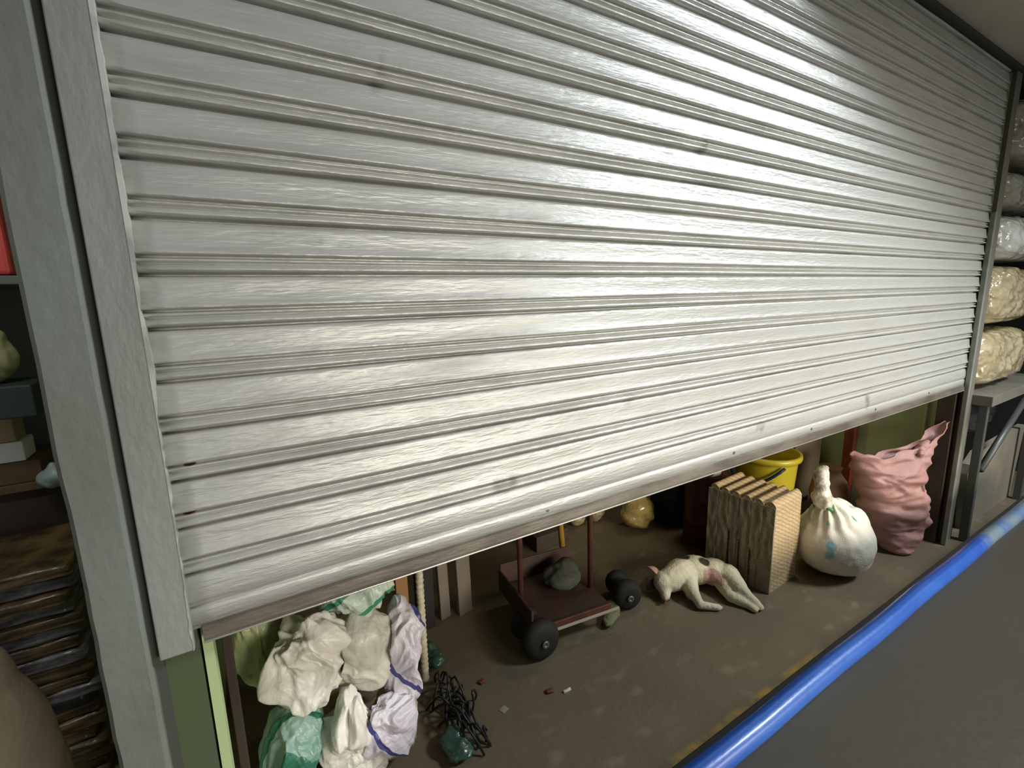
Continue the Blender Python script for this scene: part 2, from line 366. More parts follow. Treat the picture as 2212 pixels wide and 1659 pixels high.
# ------------------------------------------------------------------ dog lying on its side
M['fur'] = mat('cream_fur', (0.72, 0.66, 0.46), 0.85, 0, (0.60, 0.52, 0.33), 9, (1, 1, 1), 0.4, 0.75, 0.4, 130)
spots(M['fur'], (0.55, 0.33, 0.26), [((0.075, -0.085, 0.085), 0.05), ((0.13, -0.125, 0.07), 0.036)], 0.02)
spots(M['fur'], (0.035, 0.03, 0.022), [((0.035, 0.060, 0.130), 0.036), ((0.095, -0.020, 0.142), 0.030), ((-0.09, 0.10, 0.07), 0.045)], 0.008)
M['black_fur'] = mat('black_fur', (0.02, 0.018, 0.015), 0.8, bump=0.4, bscale=120)
M['pink'] = mat('pink_skin', (0.55, 0.33, 0.27), 0.55)
DG = empty('dog', (1.96, 0.53, 0), 'small white dog with black spots asleep on its side on the concrete floor', 'dog')
def d_(x, y, z): return Vector((x-1.96, y-0.53, z))
pieces = [
 ('e', d_(1.965, .570, .078), (.092, .082, .075), -0.5), ('e', d_(2.035, .550, .082), (.095, .086, .074), -0.6),
 ('e', d_(2.105, .487, .079), (.090, .078, .070), -1.0), ('e', d_(2.130, .420, .070), (.066, .066, .062), -1.2),
 ('c', d_(1.935, .565, .080), .076, d_(1.862, .568, .074), .064),
 ('e', d_(1.828, .580, .070), (.062, .056, .054), 0.7), ('c', d_(1.815, .566, .060), .042, d_(1.786, .533, .036), .026),
 ('e', d_(1.779, .526, .036), (.026, .024, .022), 0.7),
 # front legs
 ('c', d_(1.950, .530, .075), .050, d_(1.893, .452, .060), .032), ('c', d_(1.893, .452, .060), .030, d_(1.873, .392, .030), .021),
 ('c', d_(1.873, .392, .028), .021, d_(1.925, .350, .022), .017), ('e', d_(1.938, .342, .019), (.025, .018, .017), -0.5),
 ('c', d_(1.940, .525, .045), .034, d_(1.900, .470, .030), .024), ('c', d_(1.900, .470, .030), .022, d_(1.900, .405, .018), .014),
 # hind legs, stretched out behind
 ('c', d_(2.130, .420, .085), .060, d_(2.105, .340, .070), .043), ('c', d_(2.105, .340, .070), .040, d_(2.105, .290, .050), .026),
 ('c', d_(2.105, .290, .050), .025, d_(2.115, .248, .030), .020), ('e', d_(2.112, .236, .020), (.021, .026, .019), 0.2),
 ('c', d_(2.085, .410, .055), .045, d_(2.050, .345, .036), .028), ('c', d_(2.050, .345, .036), .030, d_(2.075, .285, .024), .024),
 ('c', d_(2.075, .285, .024), .022, d_(2.080, .250, .019), .017), ('e', d_(2.078, .238, .017), (.018, .023, .016), 0),
]
for k, (a, b) in enumerate(((.006, .008), (-.007, .003), (.017, .003))):
    pieces.append(('e', d_(1.945+a, .338-b, .013), (.011, .006, .007), -0.5))
    pieces.append(('e', d_(2.112+a*.9-.004, .217+b*.5, .015), (.006, .010, .007), 0))
body = blob('body', pieces, M['fur'], DG, 0.0055, 7, lambda p: 0.0018*noise.noise(p*55))
mn = min(v.co.z for v in body.data.vertices)
for v in body.data.vertices:
    v.co.z -= mn - 0.0005
def ear(base, tip, wd, m, name='ear', bend=(0, 0, 0.01)):
    b0, t0 = Vector(base), Vector(tip); ax = (t0-b0); side = ax.cross(Vector((0.3, -0.6, 0.7))).normalized(); nn = ax.cross(side).normalized()
    bm = bmesh.new(); rows = []
    for i in range(9):
        t = i/8; w_ = wd*math.sin(math.pi*min(1, 0.28+t*0.72))**0.8 + 0.0015
        c0 = b0 + ax*t + Vector(bend)*math.sin(t*math.pi)
        rows.append([bm.verts.new(c0 + side*w_*math.cos(a) + nn*(0.0035+0.005*(1-t))*math.sin(a) - nn*0.35*w_*math.cos(a)**2) for a in [2*math.pi*k/12 for k in range(12)]])
    for r0, r1 in zip(rows[:-1], rows[1:]):
        for k in range(12): bm.faces.new((r0[k], r0[(k+1) % 12], r1[(k+1) % 12], r1[k]))
    bm.faces.new(rows[0][::-1]); bm.faces.new(rows[-1])
    return from_bm(name, bm, m, DG, True)
setp(ear(d_(1.815, .612, .100), d_(1.800, .680, .110), .022, M['pink']), 'pink ear pricked up')
setp(ear(d_(1.800, .615, .070), d_(1.750, .625, .020), .034, M['black_fur']), 'black ear on the floor side')
bm = bmesh.new(); bmesh.ops.create_icosphere(bm, subdivisions=3, radius=1, matrix=Matrix.Translation(d_(1.757, .506, .038)) @ Matrix.Diagonal((.012, .010, .010, 1)))
setp(from_bm('nose', bm, M['pink'], DG, True), 'pink nose')
tube('closed_eye', [d_(1.783, .580, .094), d_(1.790, .566, .100), d_(1.802, .556, .100)], 0.0024, M['black_fur'], DG, 8)
tube('mouth', [d_(1.762, .504, .022), d_(1.780, .500, .024), d_(1.802, .516, .030)], 0.0016, M['black_fur'], DG, 8)
tl = [d_(2.165, .455, .075), d_(2.205, .47, .045), d_(2.235, .50, .018), d_(2.232, .55, .014), d_(2.215, .60, .012)]
tube('tail', tl, [.014, .012, .010, .008, .004], M['fur'], DG, 10)

# ------------------------------------------------------------------ stack of upright tan slabs
M['tan'] = mat('tan_fibre_board', (0.62, 0.46, 0.26), 0.85, 0, (0.48, 0.35, 0.19), 16, (0.6, 1, 5), 0.3, 0.7, 0.5, 60)
stripes(M['tan'], (0.40, 0.285, 0.15), 'Z', 0.019, 0.36, dist=0.02, rot=(0, math.radians(-28), 0))
M['grime'] = mat('grimy_board_end', (0.34, 0.285, 0.18), 0.9, 0, (0.23, 0.19, 0.12), 9, (1, 1, 1.4), 0.35, 0.65, 0.4, 60)
lab = ['foremost tan fibre slab of the upright row, its broad side facing out', 'second tan fibre slab from the front of the upright row',
       'third tan fibre slab from the front of the upright row', 'fourth tan fibre slab from the front of the upright row',
       'fifth tan fibre slab from the front of the upright row', 'rearmost tan fibre slab of the upright row, nearest the dark drums']
th = 0.0555
for k in range(6):
    t = empty('fibre_slab', (2.274 + random.uniform(-.002, .002) - .07*k*(th+.0055), 0.275 + k*(th+0.0055) + th/2, 0), lab[k], 'fibre slab', 'tan fibre slabs standing in a row', rz=random.uniform(-.008, .008)+0.07)
    bm = bmesh.new(); box(bm, 0.0, 0.275, -th/2, th/2-0.0045, 0.0, 0.500+random.uniform(-.004, .004))
    bmesh.ops.subdivide_edges(bm, edges=bm.edges[:], cuts=24, use_grid_fill=True)
    for v in bm.verts:
        p = v.co.copy()
        w_ = abs(((p.z + p.x*0.53)/0.019) % 1 - .5)*2
        if p.z > 0.004:
            v.co.y += (0.002*(w_-.5) + 0.002*noise.noise(p*20))*(1 if abs(p.y) > th/2-0.008 else 0)
            v.co.x += 0.003*noise.noise(Vector((k*3, p.y*30, p.z*25)))
        if p.z > 0.47: v.co.z -= 0.022*(abs(p.y)/(th/2))**2
    from_bm('board', bm, M['tan'], t)
    bm = bmesh.new(); box(bm, -0.008, 0.002, -th/2-0.001, th/2+0.003, 0.002, 0.474)
    bmesh.ops.subdivide_edges(bm, edges=bm.edges[:], cuts=14, use_grid_fill=True)
    for v in bm.verts:
        p = v.co.copy()
        if p.x < 0: v.co.x += 0.0035*noise.noise(Vector((k*7, p.y*40, p.z*14)))
        if p.z < 0.25+.03*math.sin(k*5) and abs(p.y) > th*0.30 and 1 <= k <= 3: v.co.y *= 0.72; v.co.x += .007
    setp(from_bm('end_face', bm, M['grime'], t), 'grimy grey brown end face')

# ------------------------------------------------------------------ tied white sack
M['sack'] = mat('white_woven_sack', (0.80, 0.76, 0.64), 0.55, 0, (0.68, 0.65, 0.54), 6, (1, 1, 1), 0.35, 0.7, 0.25, 220, sub=0.15)
M['neck'] = mat('rumpled_sack_neck', (0.78, 0.74, 0.60), 0.5, 0, (0.42, 0.37, 0.27), 26, (1, 1, 1), 0.45, 0.62, 0.4, 80)
M['blueprint'] = mat('pale_blue_print', (0.22, 0.48, 0.58), 0.5, 0, (0.45, 0.66, 0.70), 16)
M['greentie'] = mat('green_twine', (0.12, 0.36, 0.14), 0.5, 0, (0.05, 0.22, 0.10), 30)
WS = empty('tied_sack', (2.87, 0.28, 0), 'round full white woven sack with a twisted neck and green tie, beside the tan slabs', 'sack')
spots(M['sack'], (0.30, 0.52, 0.58), [((-0.185, -0.075, 0.215), 0.030), ((-0.190, -0.080, 0.175), 0.026), ((-0.170, -0.03, 0.30), 0.026)], 0.012)
def sdisp(p):
    d = 0
    top = max(0, (p.z-0.20)/0.16)
    ang = math.atan2(p.y-0.0, p.x+0.08)
    d += 0.010*top*math.sin(ang*9+2*noise.noise(p*6))
    d += 0.012*crumple(p, 4.2, 3)*min(1, 0.3+top) + 0.0015*noise.noise(p*40)
    return d
blob('body', [('e', (0, 0, .165), (.195, .185, .165), 0), ('e', (0.02, -0.01, .10), (.165, .160, .100), 0), ('e', (0.07, 0.0, .23), (.120, .13, .115), 0), ('c', (-.05, .0, .28), .10, (-.075, .01, .355), .045)],
     M['sack'], WS, 0.0075, 8, sdisp)
def ndisp(p): return 0.011*crumple(p, 15, 1)+0.003*noise.noise(p*50)
nk = blob('neck', [('c', (-.075, .01, .34), .040, (-.115, .02, .405), .050), ('c', (-.115, .02, .40), .050, (-.100, .03, .475), .030), ('c', (-.105, .03, .455), .028, (-.075, .05, .505), .038), ('e', (-.055, .055, .515), (.048, .022, .022), 0.2)],
     M['neck'], WS, 0.006, 4, ndisp)
tube('tie', [(-.075+.052*math.cos(a), .012+.052*math.sin(a), .348+.010*math.cos(a*2)-0.012*math.cos(a)) for a in [i*2*math.pi/20 for i in range(21)]], 0.0095, M['greentie'], WS, 8)
tube('tie_end', [(-.045, -.040, .345), (-.02, -.075, .318), (0.0, -.105, .285), (0.02, -.128, .245)], [.009, .008, .006, .003], M['greentie'], WS, 8)

WS.location = (2.765, 0.215, 0); WS.scale = (1.10, 1.05, 1.14)

# ------------------------------------------------------------------ pink sack slumped by the right guide
M['pinksack'] = mat('pink_woven_sack', (0.46, 0.25, 0.22), 0.5, 0, (0.38, 0.20, 0.18), 7, (1, 1, 1), 0.35, 0.7, 0.25, 200, sub=0.1)
spots(M['pinksack'], (0.16, 0.07, 0.06), [((0.02, -0.10, 0.40), 0.018)], 0.01)
PK = empty('open_sack', (3.34, 0.14, 0), 'creased pink woven sack with a ragged open top, leaning in the right corner', 'sack')
# rings: z, left x, right x, depth half, centre y
rg = [(0.000, -.09, .00, .045, -.06), (0.02, -.11, .03, .06, -.055), (0.07, -.13, .06, .08, -.03), (0.12, -.15, .10, .095, -.01), (0.18, -.165, .155, .105, 0), (0.27, -.19, .125, .11, 0), (0.36, -.21, .10, .11, .0),
      (0.45, -.24, .085, .105, .005), (0.52, -.27, .09, .09, .01), (0.575, -.30, .13, .06, .01), (0.60, -.31, .17, .035, .01), (0.585, -.285, .16, .022, .01), (0.55, -.25, .14, .015, .012)]
def ringat(s):
    i = min(int(s), len(rg)-2); t = s-i
    return [a+(b-a)*t for a, b in zip(rg[i], rg[i+1])]
bm = bmesh.new(); rows = []; NR, NA = 110, 110
for i in range(NR+1):
    z, xl, xr, hd, cy = ringat(i/NR*(len(rg)-1.0001))
    r = []
    for k in range(NA):
        a = 2*math.pi*k/NA; ca, sa = math.cos(a), math.sin(a)
        u = math.copysign(abs(ca)**0.75, ca)
        x = (xl+xr)/2 + (xr-xl)/2*u; y = cy + hd*math.copysign(abs(sa)**0.8, sa)
        tz = max(0, z-0.42)/0.18
        zz = z + tz*(0.17*max(0, (x+0.05)/0.22)**1.3 - 0.02*math.sin(x*30))      # right corner of the mouth pulled up
        xx = x + tz*0.11*max(0, (x+.02)/0.19)
        y -= 0.42*(xx+0.02)
        p = Vector((xx, y, zz)); n_ = Vector((u*0.4, sa, 0))
        fold = crumple(Vector((p.x*0.8+p.z*0.5, p.y*0.5, p.z*1.9)), 5.5, 4)
        amp = 0.038*(0.4+min(1, z*3)) if z > 0.01 else 0.0
        p += n_*(amp*fold + 0.004*noise.noise(p*30))
        if p.z < 0.0: p.z = 0.0
        r.append(bm.verts.new(p))
    rows.append(r)
for r0, r1 in zip(rows[:-1], rows[1:]):
    for k in range(NA): bm.faces.new((r0[k], r0[(k+1) % NA], r1[(k+1) % NA], r1[k]))
bm.faces.new(rows[0][::-1]); bm.faces.new(rows[-1])
from_bm('body', bm, M['pinksack'], PK, True)
setp(blob('gathered_mouth', [('c', (-.02, -.03, .53), .040, (.06, -.05, .60), .032), ('c', (.06, -.05, .60), .03, (.14, -.06, .645), .024), ('e', (.02, -.07, .61), (.035, .02, .022), 0.3)], M['pinksack'], PK, 0.006, 3, lambda p: 0.016*crumple(p, 13, 8)), 'bunched pink cloth at the mouth')

# ------------------------------------------------------------------ tubs, drums, cartons at the back right
M['yellow'] = mat('yellow_plastic', (0.62, 0.50, 0.035), 0.35, 0, (0.55, 0.44, 0.03), 5, coat=0.3)
M['navy'] = mat('navy_plastic', (0.012, 0.018, 0.06), 0.45)
BK = empty('plastic_tub', (2.93, 0.72, 0), 'big yellow plastic tub with a dark blue handle strap, behind the tan slabs', 'tub')
lathe('body', [(.150, 0), (.158, .004), (.165, .2), (.183, .47), (.186, .49), (.204, .497), (.208, .512), (.204, .528), (.188, .532), (.182, .525), (.176, .45), (.150, .02), (.0005, .018)], M['yellow'], BK, 48)
tube('handle', [(.207*math.cos(a), .207*math.sin(a), .485 - .13*math.sin((a-1.95)/2.25*math.pi)) for a in [1.95+i*2.25/16 for i in range(17)]], 0.0095, M['navy'], BK, 8)
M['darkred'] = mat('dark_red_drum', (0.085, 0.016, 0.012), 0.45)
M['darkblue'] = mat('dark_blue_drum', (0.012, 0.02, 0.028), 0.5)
drumprof = lambda r, h: [(r*.94, 0), (r*.98, .006), (r, .02), (r, h*.3), (r*1.03, h*.32), (r, h*.34), (r, h*.64), (r*1.03, h*.66), (r, h*.68), (r, h-.03), (r*.97, h-.008), (r*.9, h)]
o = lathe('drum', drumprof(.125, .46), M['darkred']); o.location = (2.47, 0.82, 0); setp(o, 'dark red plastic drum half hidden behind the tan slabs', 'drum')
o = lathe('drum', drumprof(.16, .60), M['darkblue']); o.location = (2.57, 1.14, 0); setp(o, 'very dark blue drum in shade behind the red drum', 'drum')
M['whitep'] = mat('white_plastic', (0.62, 0.62, 0.56), 0.35)
M['orange'] = mat('orange_print', (0.72, 0.30, 0.04), 0.4)
M['yprint'] = mat('yellow_print', (0.85, 0.68, 0.02), 0.35, coat=.3)
SB = empty('snack_bucket', (2.45, 0.80, 0.46), 'small white bucket with yellow and orange print standing on the dark red drum', 'bucket')
lathe('body', [(.070, 0), (.076, .003), (.090, .15), (.096, .152), (.096, .162), (.088, .165)], M['whitep'], SB)
lathe('printed_band', [(.0800, .045), (.0815, .047), (.0885, .118), (.087, .120)], M['yprint'], SB)
lathe('printed_stripe', [(.0870, .121), (.0888, .122), (.0902, .137), (.0885, .138)], M['orange'], SB)
o = tube('handle', [(.098*math.cos(a), .098*math.sin(a), .135 - .125*math.sin((a-2.7)/2.0*math.pi)) for a in [2.7+i*2.0/14 for i in range(15)]], 0.006, M['navy'], SB, 8)
M['card'] = mat('brown_carton', (0.24, 0.18, 0.11), 0.8, 0, (0.18, 0.13, 0.08), 5)
CB = empty('carton', (3.42, 0.86, 0), 'brown cardboard carton in the back corner between the tub and the red post', 'carton')
bx('box', (-.17, .17, -.16, .16, 0, .62), M['card'], CB, .004)
bx('flap', (-.17, .0, -.20, -.165, .58, .62), M['card'], CB, .002)
M['redpost'] = mat('brick_red_paint', (0.26, 0.055, 0.022), 0.5, 0, (0.17, 0.035, 0.02), 10)
o = bx('post', (3.585, 3.645, .50, .56, 0, 2.6), M['redpost'], None, .003); setp(o, 'brick red square post standing against the green wall', 'post')
M['clay'] = mat('tan_clay', (0.27, 0.155, 0.07), 0.6, 0, (0.2, 0.11, 0.05), 6)
o = lathe('round_pot', [(.05, 0), (.09, .03), (.11, .12), (.095, .21), (.06, .26), (.055, .28), (.065, .30), (.06, .305), (.05, .29)], M['clay']); o.location = (3.24, 0.47, .131); setp(o, 'tan round pot on a dark crate behind the tied sack', 'pot')
M['darkwood'] = mat('dark_crate', (0.045, 0.03, 0.02), 0.7)
CR = empty('crate', (3.31, .50, 0), 'low dark wooden crate under the tan round pot', 'crate')
bx('base', (-.17, .17, -.13, .13, 0, .02), M['darkwood'], CR, .002)
for z in (.03, .08): bx('side_slat', (-.17, .17, -.13, -.118, z, z+.04), M['darkwood'], CR, .002)
for z in (.03, .08): bx('side_slat', (-.17, -.158, -.117, .13, z, z+.04), M['darkwood'], CR, .002)
bx('lid', (-.17, .17, -.13, .13, .121, .13), M['darkwood'], CR, .002)
o = tube('conduit', [(3.652, .155, .02+i*.2) for i in range(13)], 0.0095, M['palegreen'], None); setp(o, 'pale green conduit running up the green wall behind the pink sack', 'pipe')

# ------------------------------------------------------------------ hand cart with black wheels
M['rust'] = mat('rusty_red_steel', (0.105, 0.032, 0.018), 0.6, 0.2, (0.055, 0.02, 0.014), 12)
M['bed'] = mat('dark_red_cart_bed', (0.06, 0.024, 0.016), 0.7, 0, (0.035, 0.022, 0.015), 8)
M['yellowpole'] = mat('yellow_ochre_paint', (0.34, 0.19, 0.025), 0.5, 0, (0.2, 0.1, 0.02), 9)
M['hub'] = mat('worn_hub', (0.16, 0.16, 0.15), 0.4, 0.6)
M['paleedge'] = mat('pale_worn_edge', (0.36, 0.31, 0.25), 0.5)
HC = empty('hand_cart', (1.235, 0.735, 0), 'low dark red hand cart with upright posts and two black wheels, left of the dog', 'cart', rz=math.radians(-7))
bx('bed', (-.20, .20, -.17, .20, .105, .125), M['bed'], HC)
bx('front_lip', (-.20, .20, -.183, -.172, .095, .135), M['rust'], HC)
bx('edge_strip', (-.16, .24, -.190, -.184, .095, .108), M['paleedge'], HC, .001)
bx('side_board', (-.212, -.201, -.17, .20, .10, .21), M['bed'], HC)
bx('back_board', (-.20, .20, .201, .212, .10, .23), M['bed'], HC)
for x in (-.19, .19): tube('post', [(x, -.02, .126), (x*1.0, -.015, .5), (x*1.0, -.01, .98)], .013, M['rust'], HC, 10)
tube('handle_bar', [(-.19, -.01, .98), (.19, -.01, .98)], .013, M['rust'], HC, 10)
def wheel(p_front, p_back, r0):
    """fat twin tyre, its axle pointing at the viewer: end with the hub in front"""
    inv = Matrix.Translation((-1.235, -0.735, 0)); inv = Matrix.Rotation(math.radians(7), 4, 'Z') @ inv
    a, b = inv @ Vector((*p_front, r0)), inv @ Vector((*p_back, r0*.86)); ax = (b-a); ln = ax.length
    o = empty_part = None
    prof_ = [(.030, -.004), (.046, -.004), (.060, .004), (.068, .018), (.070, .036), (.067, .052), (.056, .064), (.040, .070), (.038, ln-.055), (.048, ln-.050), (.057, ln-.038), (.060, ln-.020), (.055, ln-.004), (.042, ln+.004)]
    o = lathe('wheel', [(r*r0/.07, z) for r, z in prof_], M['black'], HC, 32)
    o.location = a; o.rotation_euler = ax.to_track_quat('Z', 'Y').to_euler()
    lathe('hub', [(.018, -.012), (.016, -.016), (.006, -.017), (.005, .0), (.016, 0)], M['hub'], o, 20)
wheel((1.03, .535), (1.045, .72), .088); wheel((1.575, .575), (1.635, .74), .074)
o = tube('pole', [(1.50, 1.00, 0), (1.475, 1.03, .5), (1.45, 1.06, 1.0)], .016, M['yellowpole'], None, 10); setp(o, 'ochre yellow pole standing behind the hand cart', 'pole')
M['olive'] = mat('olive_cloth', (0.16, 0.17, 0.08), 0.8)
o = blob('rag', [('e', (0, 0, .02), (.09, .035, .02), .5), ('e', (.05, .05, .02), (.05, .03, .018), .2)], M['olive'], None, .006, 3, lambda p: .012*crumple(p, 14, 2)); o.location = (1.455, .575, .004); setp(o, 'small olive rag on the floor between the hand cart and the dog', 'rag')
M['darkcloth'] = mat('dark_grey_green_cloth', (0.05, 0.052, 0.036), 0.85)
o = blob('bundle', [('e', (0, 0, .05), (.10, .09, .05)), ('e', (.05, .02, .07), (.06, .06, .05))], M['darkcloth'], None, .007, 4, lambda p: .014*crumple(p, 9, 5)); o.location = (1.31, .78, .126); setp(o, 'dark cloth bundle lying on the hand cart bed', 'bundle')

# ------------------------------------------------------------------ clear bags of yellow snacks at the back
M['snack'] = mat('yellow_snacks_in_clear_plastic', (0.40, 0.30, 0.10), 0.25, 0, (0.60, 0.44, 0.13), 24, (1, 1, 1), 0.35, 0.65, 0.5, 60, coat=1.0)
spots(M['snack'], (0.62, 0.44, 0.02), [((.06, 0, .24), .06)], .02)
M['snack2'] = mat('pale_snacks_in_clear_plastic', (0.36, 0.29, 0.15), 0.25, 0, (0.55, 0.46, 0.25), 26, (1, 1, 1), 0.35, 0.65, 0.5, 60, coat=1.0)
def bag(loc, r, h, label, m, seed, grp=None, rz=0):
    o = blob('snack_bag', [('e', (0, 0, h*.42), (r, r*.75, h*.42)), ('c', (0, 0, h*.6), r*.6, (0, 0, h*.92), r*.25)], m, None, max(.006, r/16), 4, lambda p: r*.16*crumple(p, .8/r, seed))
    mn = min(v.co.z for v in o.data.vertices)
    for v in o.data.vertices: v.co.z -= mn
    o.location = loc; o.rotation_euler = (0, 0, rz); return setp(o, label, 'snack bag', grp)
bag((2.25, 1.17, 0.0), .13, .30, 'shiny clear bag of yellow snacks left of the dark blue drum', M['snack'], 3)
bag((1.62, 1.36, .10), .055, .20, 'small bright yellow snack bag at the back above the left cart post', M['snack'], 9)
bag((1.93, 1.42, .0), .075, .22, 'dull yellow snack bag just right of the ochre pole', M['snack2'], 1)
bag((2.08, 1.40, .0), .07, .20, 'pale yellow snack bag left of the right cart post', M['snack2'], 5)
o = bx('low_shelf', (1.50, 1.74, 1.28, 1.46, .0, .098), M['darkwood'], None); setp(o, 'low dark block under the small bright yellow snack bag', 'block')
o = bx('sheet', (.95, 1.9, 1.55, 1.60, 0, .26), M['bed'], None); setp(o, 'dark red board lying along the back behind the hand cart', 'board')

# ------------------------------------------------------------------ boards and posts left of the cart
M['greywood'] = mat('grey_brown_wood', (0.20, 0.165, 0.125), 0.75, 0, (0.14, 0.115, 0.085), 7, (1, 1, .3))
for k, (x, y, w_, l) in enumerate(((.785, 1.04, .028, 'narrow grey brown plank left of its twin, behind the pile of sacks'), (.885, 1.02, .040, 'wider grey brown plank beside the hand cart'))):
    bm = bmesh.new(); box(bm, -w_, w_, -.012, .012, 0, 1.7, bevel=.003)
    o = from_bm('plank', bm, M['greywood']); o.location = (x, y, 0); o.rotation_euler = (0, math.radians(-1.5), .2); setp(o, l, 'plank', 'grey brown planks standing on end')
M['black_sheet'] = mat('black_sheet', (0.016, 0.015, 0.013), 0.7)
o = bx('panel', (.64, .72, 1.00, 1.05, 0, 1.5), M['black_sheet'], None); o.rotation_euler = (0, 0, 0); setp(o, 'black upright panel left of the grey brown planks', 'panel')
M['orangewood'] = mat('orange_brown_wood', (0.30, 0.155, 0.055), 0.6, 0, (0.20, 0.095, 0.035), 9, (1, 1, .25))
o = bx('wood_post', (.43, .475, .60, .645, 0, 1.8), M['orangewood'], None); setp(o, 'orange brown timber post directly behind the pile of white sacks', 'post')
M['cream'] = mat('cream_beaded_strip', (0.66, 0.60, 0.45), 0.6, 0, (0.44, 0.38, 0.26), 40)
bm = bmesh.new(); NB = 150
pts, rs = [], []
for i in range(NB+1):
    t = i/NB; pts.append((0.548-0.0*t, .690-.01*t, .03+1.1*t)); rs.append(.015+.0018*math.sin(i*2*math.pi/3.0)+.002*noise.noise(Vector((i*.4,0,0))))
tube_into(bm, pts, rs, 12); o = from_bm('beaded_rope', bm, M['cream'], None, True); setp(o, 'cream knobbly rope hanging down beside the orange brown post', 'rope')

# ------------------------------------------------------------------ pile of crumpled plastic sacks, near left
def film(name, base, c2, scale=6, stripe=None, sseed=0.0):
    m = mat(name, base, 0.42, 0, c2, scale, (1, 1, 1), 0.38, 0.66, 0.3, 90, coat=0.15, sub=0.12)
    if stripe: stripes(m, stripe[0], stripe[1], stripe[2], stripe[3], sseed, 0.05, stripe[4] if len(stripe) > 4 else (0, 0, 0))
    return m
F_white = film('white_film', (0.86, 0.82, 0.74), (0.72, 0.69, 0.62))
F_grey = film('pale_grey_film', (0.68, 0.65, 0.57), (0.56, 0.54, 0.46))
F_green = film('white_film_green_bands', (0.66, 0.70, 0.60), (0.45, 0.55, 0.45), 6, ((0.05, 0.26, 0.14), 'Z', 0.085, 0.20, (0.5, 0.4, 0)))
F_teal = film('pale_teal_film', (0.36, 0.50, 0.42), (0.16, 0.32, 0.24), 5, ((0.03, 0.16, 0.10), 'Y', 0.09, 0.25))
F_olive = film('yellow_green_film', (0.42, 0.46, 0.24), (0.22, 0.26, 0.12))
F_lilac = film('lilac_white_film', (0.72, 0.69, 0.72), (0.55, 0.50, 0.58), 6, ((0.06, 0.06, 0.22), 'X', 0.15, 0.10, (0.2, 0.5, 0.3)))
F_tan = film('tan_film', (0.52, 0.42, 0.28), (0.40, 0.31, 0.19))
HP = 'crumpled plastic sacks piled at the left of the opening'
placed = []
def crump(loc, rad, rz, ry, m, seed, label, f=7.5, amp=.055, sub=6):
    """one thin-film sack, its folds running its own way, pressed flat where it meets a sack already lying there"""
    bm = bmesh.new(); bmesh.ops.create_icosphere(bm, subdivisions=sub, radius=1.0)
    E = Matrix.Rotation(rz, 3, 'Z') @ Matrix.Rotation(ry, 3, 'Y'); Cc = Vector(loc)
    Fd = Matrix.Rotation(seed*1.7, 3, 'Z') @ Matrix.Rotation(seed*.9, 3, 'X')
    for v in bm.verts:
        n_ = v.co.normalized()
        p = Vector((n_.x*rad[0], n_.y*rad[1], n_.z*rad[2]))
        q = Fd @ p; q = Vector((q.x, q.y*.8, q.z*.32))
        a = crumple(q, f, seed); b = crumple(q, f*2.6, seed+5)
        w_ = E @ (p*.93 + n_*(amp*a + amp*.42*b + .0015*noise.noise(p*70)) + noise.noise_vector(p*9+Vector((seed, 0, 0)))*amp*.6)
        for (C2, Ei, r2_) in placed:
            u = Ei @ (Cc + w_ - C2); u = Vector((u.x/r2_[0], u.y/r2_[1], u.z/r2_[2]))
            if u.length < 1.0:
                c0 = Ei @ (Cc - C2); c0 = Vector((c0.x/r2_[0], c0.y/r2_[1], c0.z/r2_[2]))
                d = u - c0; A_, B_, C_ = d.dot(d), 2*c0.dot(d), c0.dot(c0)-1
                D_ = B_*B_-4*A_*C_
                if C_ > 0 and D_ > 0 and A_ > 1e-9:
                    t = (-B_-math.sqrt(D_))/(2*A_)
                    if 0 < t < 1: w_ = w_*t
        if Cc.z + w_.z < 0.001: w_.z = 0.001-Cc.z
        v.co = w_
    o = from_bm('crumpled_sack', bm, m, None, True)
    o.location = loc
    placed.append((Cc, E.transposed(), [r*.93 for r in rad]))
    return setp(o, label, 'plastic sack', HP)
crump((.115, .45, .50), (.115, .10, .13), .4, -.35, F_white, 4, 'cream white sack with a raised corner at the upper left of the pile', 8.5, .060)
crump((.27, .47, .45), (.125, .10, .14), -.1, .15, F_grey, 8, 'smooth pale grey sack bulging in the middle of the pile', 5, .035)
crump((.38, .45, .40), (.065, .10, .18), .1, .1, F_lilac, 17, 'lilac white sack with navy marks down the right side of the pile', 8.5, .050)
crump((.27, .53, .66), (.15, .12, .10), -.1, -.1, F_green, 13, 'white sack with green bands on the very top of the pile', 8, .055)
crump((.195, .385, .26), (.095, .075, .12), .5, .2, F_white, 25, 'bright white twisted sack at the centre bottom of the pile', 9, .060)
crump((.305, .375, .24), (.085, .075, .12), -.3, -.2, F_lilac, 31, 'creased white sack with a violet tint low on the right of the pile', 9, .050)
crump((.055, .42, .26), (.105, .10, .12), .2, .3, F_teal, 7, 'pale teal sack with dark green bands low on the left of the pile', amp=.045)
crump((.355, .46, .15), (.085, .10, .14), .3, .1, F_tan, 2.2, 'tan and white sack bulging at the lower right of the pile beside the orange post', amp=.03)
crump((-.01, .62, .50), (.08, .09, .15), 0, 0, F_olive, 11, 'yellow green sack tucked against the wall on the left of the pile', amp=.03)
crump((.08, .37, .11), (.10, .085, .11), .3, .5, F_green, 36, 'white sack with green bands at the bottom left of the pile', 9, .05)
crump((.22, .35, .10), (.09, .085, .10), .3, .5, F_white, 41, 'plain white sack at the bottom of the pile nearest the shutter', 9, .05)
crump((.20, .70, .16), (.20, .13, .16), 0, 0, F_tan, 21, 'tan brown plastic sack squashed at the floor behind the pile', amp=.03, sub=5)
# dark strip of wood between wall and pile
o = bx('batten', (-.085, -.065, .30, .33, 0, .95), M['darkwood'], None); setp(o, 'thin dark brown batten between the left wall and the sack pile', 'batten')

